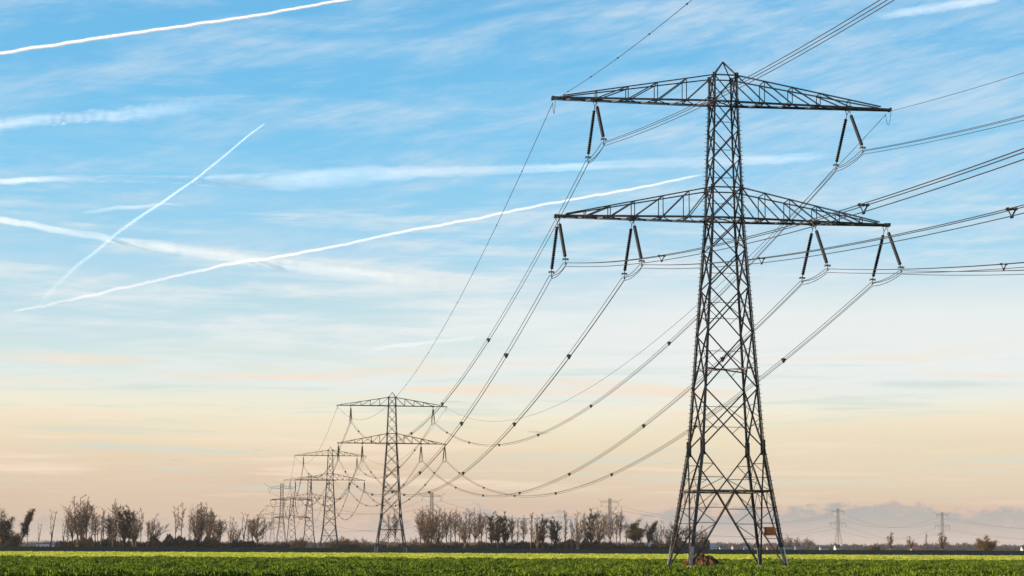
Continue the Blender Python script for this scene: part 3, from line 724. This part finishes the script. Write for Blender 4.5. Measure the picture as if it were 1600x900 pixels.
# ------------------------------------------------------------------ far houses
WALLS={'white':(.42,.40,.38),'cream':(.36,.29,.20),'brick':(.26,.12,.08),'blue':(.12,.16,.24),'grey':(.30,.31,.33)}
WM={k_:mat(k_+' wall',tint(v_,tuple(c*.8 for c in v_),.3),rough=.9) for k_,v_ in WALLS.items()}
RM={'red':mat('red tiled roof',tint((.22,.06,.035),(.15,.05,.03),.5),rough=.9),'dark':mat('dark slate roof',tint((.03,.035,.045),(.05,.055,.065),.5),rough=.8),'blue':mat('blue grey sheet roof',tint((.07,.11,.18),(.10,.14,.20),.5),rough=.6)}
PANE=mat('dark window glass',color=(.02,.025,.03),rough=.15,spec=.6)
def house(px,d,wp,hp,wall,roof,label,rz=.15,flat=False,nm='farmhouse',cat_='house'):
    wd=wp*d/F; hh=hp*d/F+EYE*.9; dp=wd*.7; wh=hh*(.85 if flat else .55)
    q=at(px,d); root=empty(nm,(q.x,d,0),rz); tag(root,label,cat_,'far-off buildings on the horizon')
    X=Vector((1,0,0)); mb=MB(); mb.quadbox(Vector((0,0,0)),Vector((0,0,wh)),Vector((wd/2,0,0)),Vector((0,dp/2,0)))
    if not flat:
        n=len(mb.v)
        for sx in (-1,1): mb.v+=[Vector((sx*wd/2*.998,-dp/2*.98,wh)),Vector((sx*wd/2*.998,dp/2*.98,wh)),Vector((sx*wd/2*.998,0,hh-.15))]
        mb.f+=[(n,n+1,n+2),(n+5,n+4,n+3)]
    mb.build('wall',WM[wall],root)
    mb=MB()
    if flat: mb.quadbox(Vector((0,0,wh+.003)),Vector((0,0,hh)),Vector((wd/2+.3,0,0)),Vector((0,dp/2+.3,0)))
    else:
        for s_ in (-1,1):
            e=Vector((0,s_*(dp/2+.4),wh-.25)); r_=Vector((0,0,hh)); mid=(e+r_)/2; sl=(r_-e); nn=sl.normalized().cross(X)
            mb.quadbox(e+nn*.08,r_+nn*.08,Vector((wd/2+.35,0,0)),nn*.10)
    rf=mb.build('roof',RM[roof],root)
    if not flat:
        mb=MB(); mb.quadbox(Vector((wd*.25,0,hh-.3)),Vector((wd*.25,0,hh+.8)),Vector((.35,0,0)),Vector((0,.35,0))); mb.build('chimney',WM['brick'],rf)
    nw=max(2,int(wd/3.2))
    for i in range(nw):
        x=-wd/2+wd*(i+.5)/nw; mb=MB(); zc=min(1.5,wh*.55); mb.quadbox(Vector((x,-dp/2-.02,zc-.5)),Vector((x,-dp/2-.02,zc+.6)),Vector((.5,0,0)),Vector((0,.03,0))); mb.build('window',PANE,root)
H_=[(1430,1900,15,5,'white','red','low white house with a red roof between the lone trees on the right',.1,False),
(1604,1500,16,8,'white','dark','white house with a dark roof cut off by the right edge',.1,False),
(1308,2150,9,8,'white','dark','small white gabled house at the foot of the hazy pylon on the right',.5,False),
(1287,2200,12,6,'grey','dark','grey low house just right of the near pylon, left of the white gabled one',.1,False),
(1112,1800,14,9,'grey','blue','blue-roofed house behind the near pylon, leftmost there',.1,False),
(1129,1850,9,6,'white','dark','little bright white house behind the near pylon, centre left',.1,False),
(1152,1900,16,7,'grey','red','long grey house with a dull red roof behind the middle of the near pylon',.2,False),
(1166,1800,8,5,'cream','blue','small cream house behind the near pylon beside the long grey one',.1,False),
(1184,1900,11,7,'cream','dark','cream house behind the right legs of the near pylon',.0,False),
(1205,1700,13,6,'cream','red','cream bungalow with red roof under the brown board',.1,False),
(1229,1600,16,6,'blue','dark','dark blue shed right beside the near pylon',.1,True),
(1248,1700,12,5,'blue','blue','small blue shed under the far hazy trees right of the near pylon',.1,True),
(963,1500,10,10,'grey','blue','pale blue house in a gap of the tree row',.1,False),
(984,1500,8,7,'brick','red','little red brick house in a gap of the tree row',.2,False),
(1000,1450,14,6,'blue','blue','low blue shed beside the red brick house',.0,True),
(1016,1550,9,10,'grey','blue','tall narrow blue grey house near the rust brown bush',.0,False),
(68,1500,20,6,'grey','dark','grey shed between the scattered trees at the left edge',.1,True),
(90,1500,15,7,'white','blue','white house with blue roof just left of the left clump of trees',.1,False),
(686,1600,12,9,'white','dark','white house behind the first trees right of the second pylon',.1,False),
(380,1700,30,9,'grey','dark','long grey barn behind the trees left of the pylon row',.05,False)]
for px,d,wp,hp,wa,ro,lab,rz,fl in H_: house(px,d,wp,hp,wa,ro,lab,rz,fl,'shed' if fl else 'farmhouse','shed' if fl else 'house')

# ------------------------------------------------------------------ heap of soil by the near leg
EARTH=mat('loose clay soil',tint((.03,.017,.010),(.20,.105,.042),1.9,bump=.9),rough=1,spec=.05)
mb=MB(); nu,nv=90,50; cx,cyy=at(1103,190).x,190.5
for j in range(nv+1):
    for i in range(nu+1):
        x=-3.6+7.2*i/nu; y=-1.9+3.8*j/nv
        e=math.exp(-((x+.55)/1.25)**2-(y/.85)**2)*1.25+math.exp(-((x+1.4)/1.1)**2-((y+.3)/.7)**2)*.45+math.exp(-((x-1.0)/1.1)**2-((y)/.7)**2)*.45
        n_=noise.fractal(Vector((x*1.7,y*1.7,3)),1,2.1,5)*.24+abs(noise.noise(Vector((x*4.5,y*4.5,9))))*.16
        mb.v.append(Vector((x+.1*noise.noise(Vector((x*5,y*5,1))),y,e*(1+n_*1.1)+n_*.25*min(1,e*3)-.10)))
for j in range(nv):
    for i in range(nu): a=j*(nu+1)+i; mb.f.append((a,a+1,a+nu+2,a+nu+1))
rg=random.Random(5)
for q in range(150):
    x=rg.gauss(-.5,1.1); y=rg.gauss(-.3,.6); e=math.exp(-((x+.55)/1.25)**2-(y/.85)**2)*1.25
    r_=rg.uniform(.03,.10); c=Vector((x,y,e*.9+.02)); a=Vector((rg.gauss(0,1),rg.gauss(0,1),rg.gauss(0,1))).normalized()*r_; b=a.orthogonal().normalized()*r_*.7
    mb.quadbox(c-a.cross(b).normalized()*r_*.6,c+a.cross(b).normalized()*r_*.6,a*.7,b)
o=mb.build('soil_heap',EARTH); o.location=(cx+.3,cyy,0); o.scale=(1.22,1.1,1.); tag(o,'heap of orange brown soil lying by the left front leg of the near pylon','soil heap')

# ------------------------------------------------------------------ vapour trails at nine kilometres
def trailmat(name,op,rag,scale,alb=.4):
    m=bpy.data.materials.new(name); m.use_nodes=True; q=G(m.node_tree); m.node_tree.nodes.clear()
    nrm=q.xyz(SD.x,SD.y,SD.z)
    d=q.n('ShaderNodeBsdfDiffuse'); d.inputs[0].default_value=tuple(alb*k for k in (.86,.95,1.08))+(1,); q.put(d.inputs['Normal'],nrm)
    t=q.n('ShaderNodeBsdfTranslucent'); t.inputs[0].default_value=tuple(alb*k for k in (.86,.95,1.08))+(1,); q.put(t.inputs['Normal'],q.xyz(-SD.x,-SD.y,-SD.z))
    ad=q.n('ShaderNodeAddShader'); q.put(ad.inputs[0],d.outputs[0]); q.put(ad.inputs[1],t.outputs[0])
    tr=q.n('ShaderNodeBsdfTransparent')
    lw=q.n('ShaderNodeLayerWeight'); lw.inputs[0].default_value=.5
    co=q.n('ShaderNodeTexCoord').outputs['Object']
    ac=q.n('ShaderNodeAttribute'); ac.attribute_name='flow'
    nz=q.noise(ac.outputs['Vector'],1.,7,.62,.4)
    f=q.m('POWER',q.ss(lw.outputs['Facing'],1.0,.1),1.2+1.2*rag)
    f=q.m('MULTIPLY',f,q.ss(nz,.5-.22,.5+.2,.75-rag*.6,1.))
    at_=q.n('ShaderNodeAttribute'); at_.attribute_name='fade'
    f=q.m('MULTIPLY',q.m('MULTIPLY',f,at_.outputs['Fac']),op,clamp=True)
    mx=q.n('ShaderNodeMixShader'); q.put(mx.inputs[0],f); q.put(mx.inputs[1],tr.outputs[0]); q.put(mx.inputs[2],ad.outputs[0])
    o=q.n('ShaderNodeOutputMaterial'); q.put(o.inputs[0],mx.outputs[0]); return m
def WF(op): return (.82 if op>=1 else 1.05 if op>.9 else .85) if op>.8 else 1.15
def trail(pts,label,op,rag,seed,wob=.6,n=160):
    """pts: (px,py,width px, strength)"""
    rgn=Vector((seed*3.1,0,0)); V=[];RR=[];FA=[]
    for i in range(n+1):
        t=i/n*(len(pts)-1); k_=min(len(pts)-2,int(t)); f=t-k_
        P=[pts[max(0,k_-1)],pts[k_],pts[k_+1],pts[min(len(pts)-1,k_+2)]]
        def cr(j): 
            a,b,c,e=(P[0][j],P[1][j],P[2][j],P[3][j]); return .5*((2*b)+(-a+c)*f+(2*a-5*b+4*c-e)*f*f+(-a+3*b-3*c+e)*f**3)
        x,y=cr(0),cr(1); wv=lerp(pts[k_][2],pts[k_+1][2],f); sv=lerp(pts[k_][3],pts[k_+1][3],f)
        r0_=ray(x,y); s_=9000/r0_.z
        y+=wob*noise.noise(Vector((x*.03,seed,0)))*1.6+wob*.5*noise.noise(Vector((x*.11,seed,4)))
        r_=ray(x,y); V.append(r_*s_+Vector((0,0,EYE))); ln=r_.length*s_
        RR.append(ln*wv*WF(op)/2/F*(1+.25*rag*noise.noise(Vector((x*.07,seed,8))))); FA.append(sv*min(1,i/4,(n-i)/4))
    org=V[n//2].copy(); mb=MB(); mb.tube([v_-org for v_ in V],RR,14,caps=False)
    ml=sum(RR)/len(RR)
    o=mb.build('vapour_trail',trailmat('vapour trail ice '+str(seed),op,rag,1/(ml*2.6),{1:.5,2:.9,3:.5,4:.34,5:.9,6:.8}.get(seed,.75)),smooth=True); o.location=org
    at_=o.data.attributes.new('fade','FLOAT','POINT'); at_.data.foreach_set('value',[FA[i//14] for i in range(len(mb.v))])
    fl=o.data.attributes.new('flow','FLOAT_VECTOR','POINT'); dat=[]
    for i in range(len(mb.v)): dat+=[(i//14)/n*(len(pts)-1)*.9,math.cos((i%14)/14*6.2832)*1.6,math.sin((i%14)/14*6.2832)*1.6+seed*7]
    fl.data.foreach_set('vector',dat)

    tag(o,label,'vapour trail','vapour trails across the sky'); return o
trail([(-60,91,8,1),(0,83,8,1),(100,68,8,1),(200,53,7.5,1),(300,39,7,1),(400,24,6.5,1),(480,10,6,1),(560,-4,6,.9),(640,-22,6,.8)],'bold crisp white vapour trail crossing the top left corner',1.,.1,1,1.2)
trail([(415,191,2.5,.9),(380,219,3.5,1),(340,252,4,1),(300,284,4.5,1),(250,318,5,1),(200,352,6.5,1),(150,392,7,1),(110,425,8,.95),(80,455,9,.85),(64,473,9,.6)],'short steep white vapour trail slanting down to the lower left',.95,.15,2,1.2)
trail([(20,486,6,.25),(60,480,8,.6),(120,466,9,.8),(200,449,8,.95),(280,430,8,1),(360,413,8,1),(430,402,8,1),(520,386,7.5,1),(620,364,7,1),(720,346,6.5,.9),(820,326,6.5,.85),(920,307,6,.8),(1020,289,6,.7),(1100,272,5,.4)],'long white vapour trail climbing from lower left to the near pylon',.85,.2,3,1.8)
trail([(-60,336,11,.6),(0,343,12,.8),(60,354,12,.75),(130,366,12,.6),(200,378,14,.55),(250,384,20,.5),(320,397,18,.4),(400,408,22,.4),(480,417,24,.45),(560,428,22,.4),(640,437,22,.3),(730,443,20,.1)],'wide ragged fading vapour trail crossing the long one',.42,.7,4,2.0)
trail([(-60,283,10,.9),(0,283,10,.95),(80,280,10,.6),(160,279,10,.38),(240,280,11,.3),(330,282,16,.3),(430,284,30,.3),(540,276,34,.3),(660,269,18,.4),(760,266,14,.5),(860,263,14,.4),(960,257,14,.3),(1060,254,16,.3),(1180,250,16,.35),(1300,243,14,.15)],'faint level vapour trail running from the left edge towards the near pylon',.34,.55,5,1.6)
trail([(-60,202,18,.35),(0,196,18,.45),(60,187,20,.5),(120,184,18,.45),(180,180,22,.4),(240,174,26,.3),(300,166,30,.15),(350,158,30,.04)],'puffy short vapour trail at the left, between the bold and the level one',.36,.65,6,2.0)
trail([(125,333,6,.15),(160,328,8,.4),(200,324,7,.5),(240,321,6,.35),(290,318,6,.1)],'short thin broken vapour trail behind the steep one',.26,.6,7,1.2)
trail([(1370,28,10,.1),(1410,20,14,.45),(1460,13,16,.5),(1510,5,14,.5),(1560,-4,12,.4)],'short soft vapour trail at the top right corner',.26,.5,8,1.2)
trail([(560,552,6,.05),(600,543,7,.35),(660,536,7,.3),(740,528,8,.15)],'short very faint vapour trail in mid sky left of centre',.30,.5,9,.8)

# ------------------------------------------------------------------ haze
mb=MB(); mb.quadbox(Vector((0,3900,-1)),Vector((0,3900,56)),Vector((9500,0,0)),Vector((0,5800,0)))
hm=bpy.data.materials.new('thin haze'); hm.use_nodes=True; hn=hm.node_tree; hn.nodes.clear()
pv=hn.nodes.new('ShaderNodeVolumePrincipled'); pv.inputs['Density'].default_value=.00003; pv.inputs['Color'].default_value=(.93,.88,.88,1); pv.inputs['Anisotropy'].default_value=0.
ho=hn.nodes.new('ShaderNodeOutputMaterial'); hn.links.new(pv.outputs[0],ho.inputs['Volume'])
tag(mb.build('haze',hm),kind='stuff')
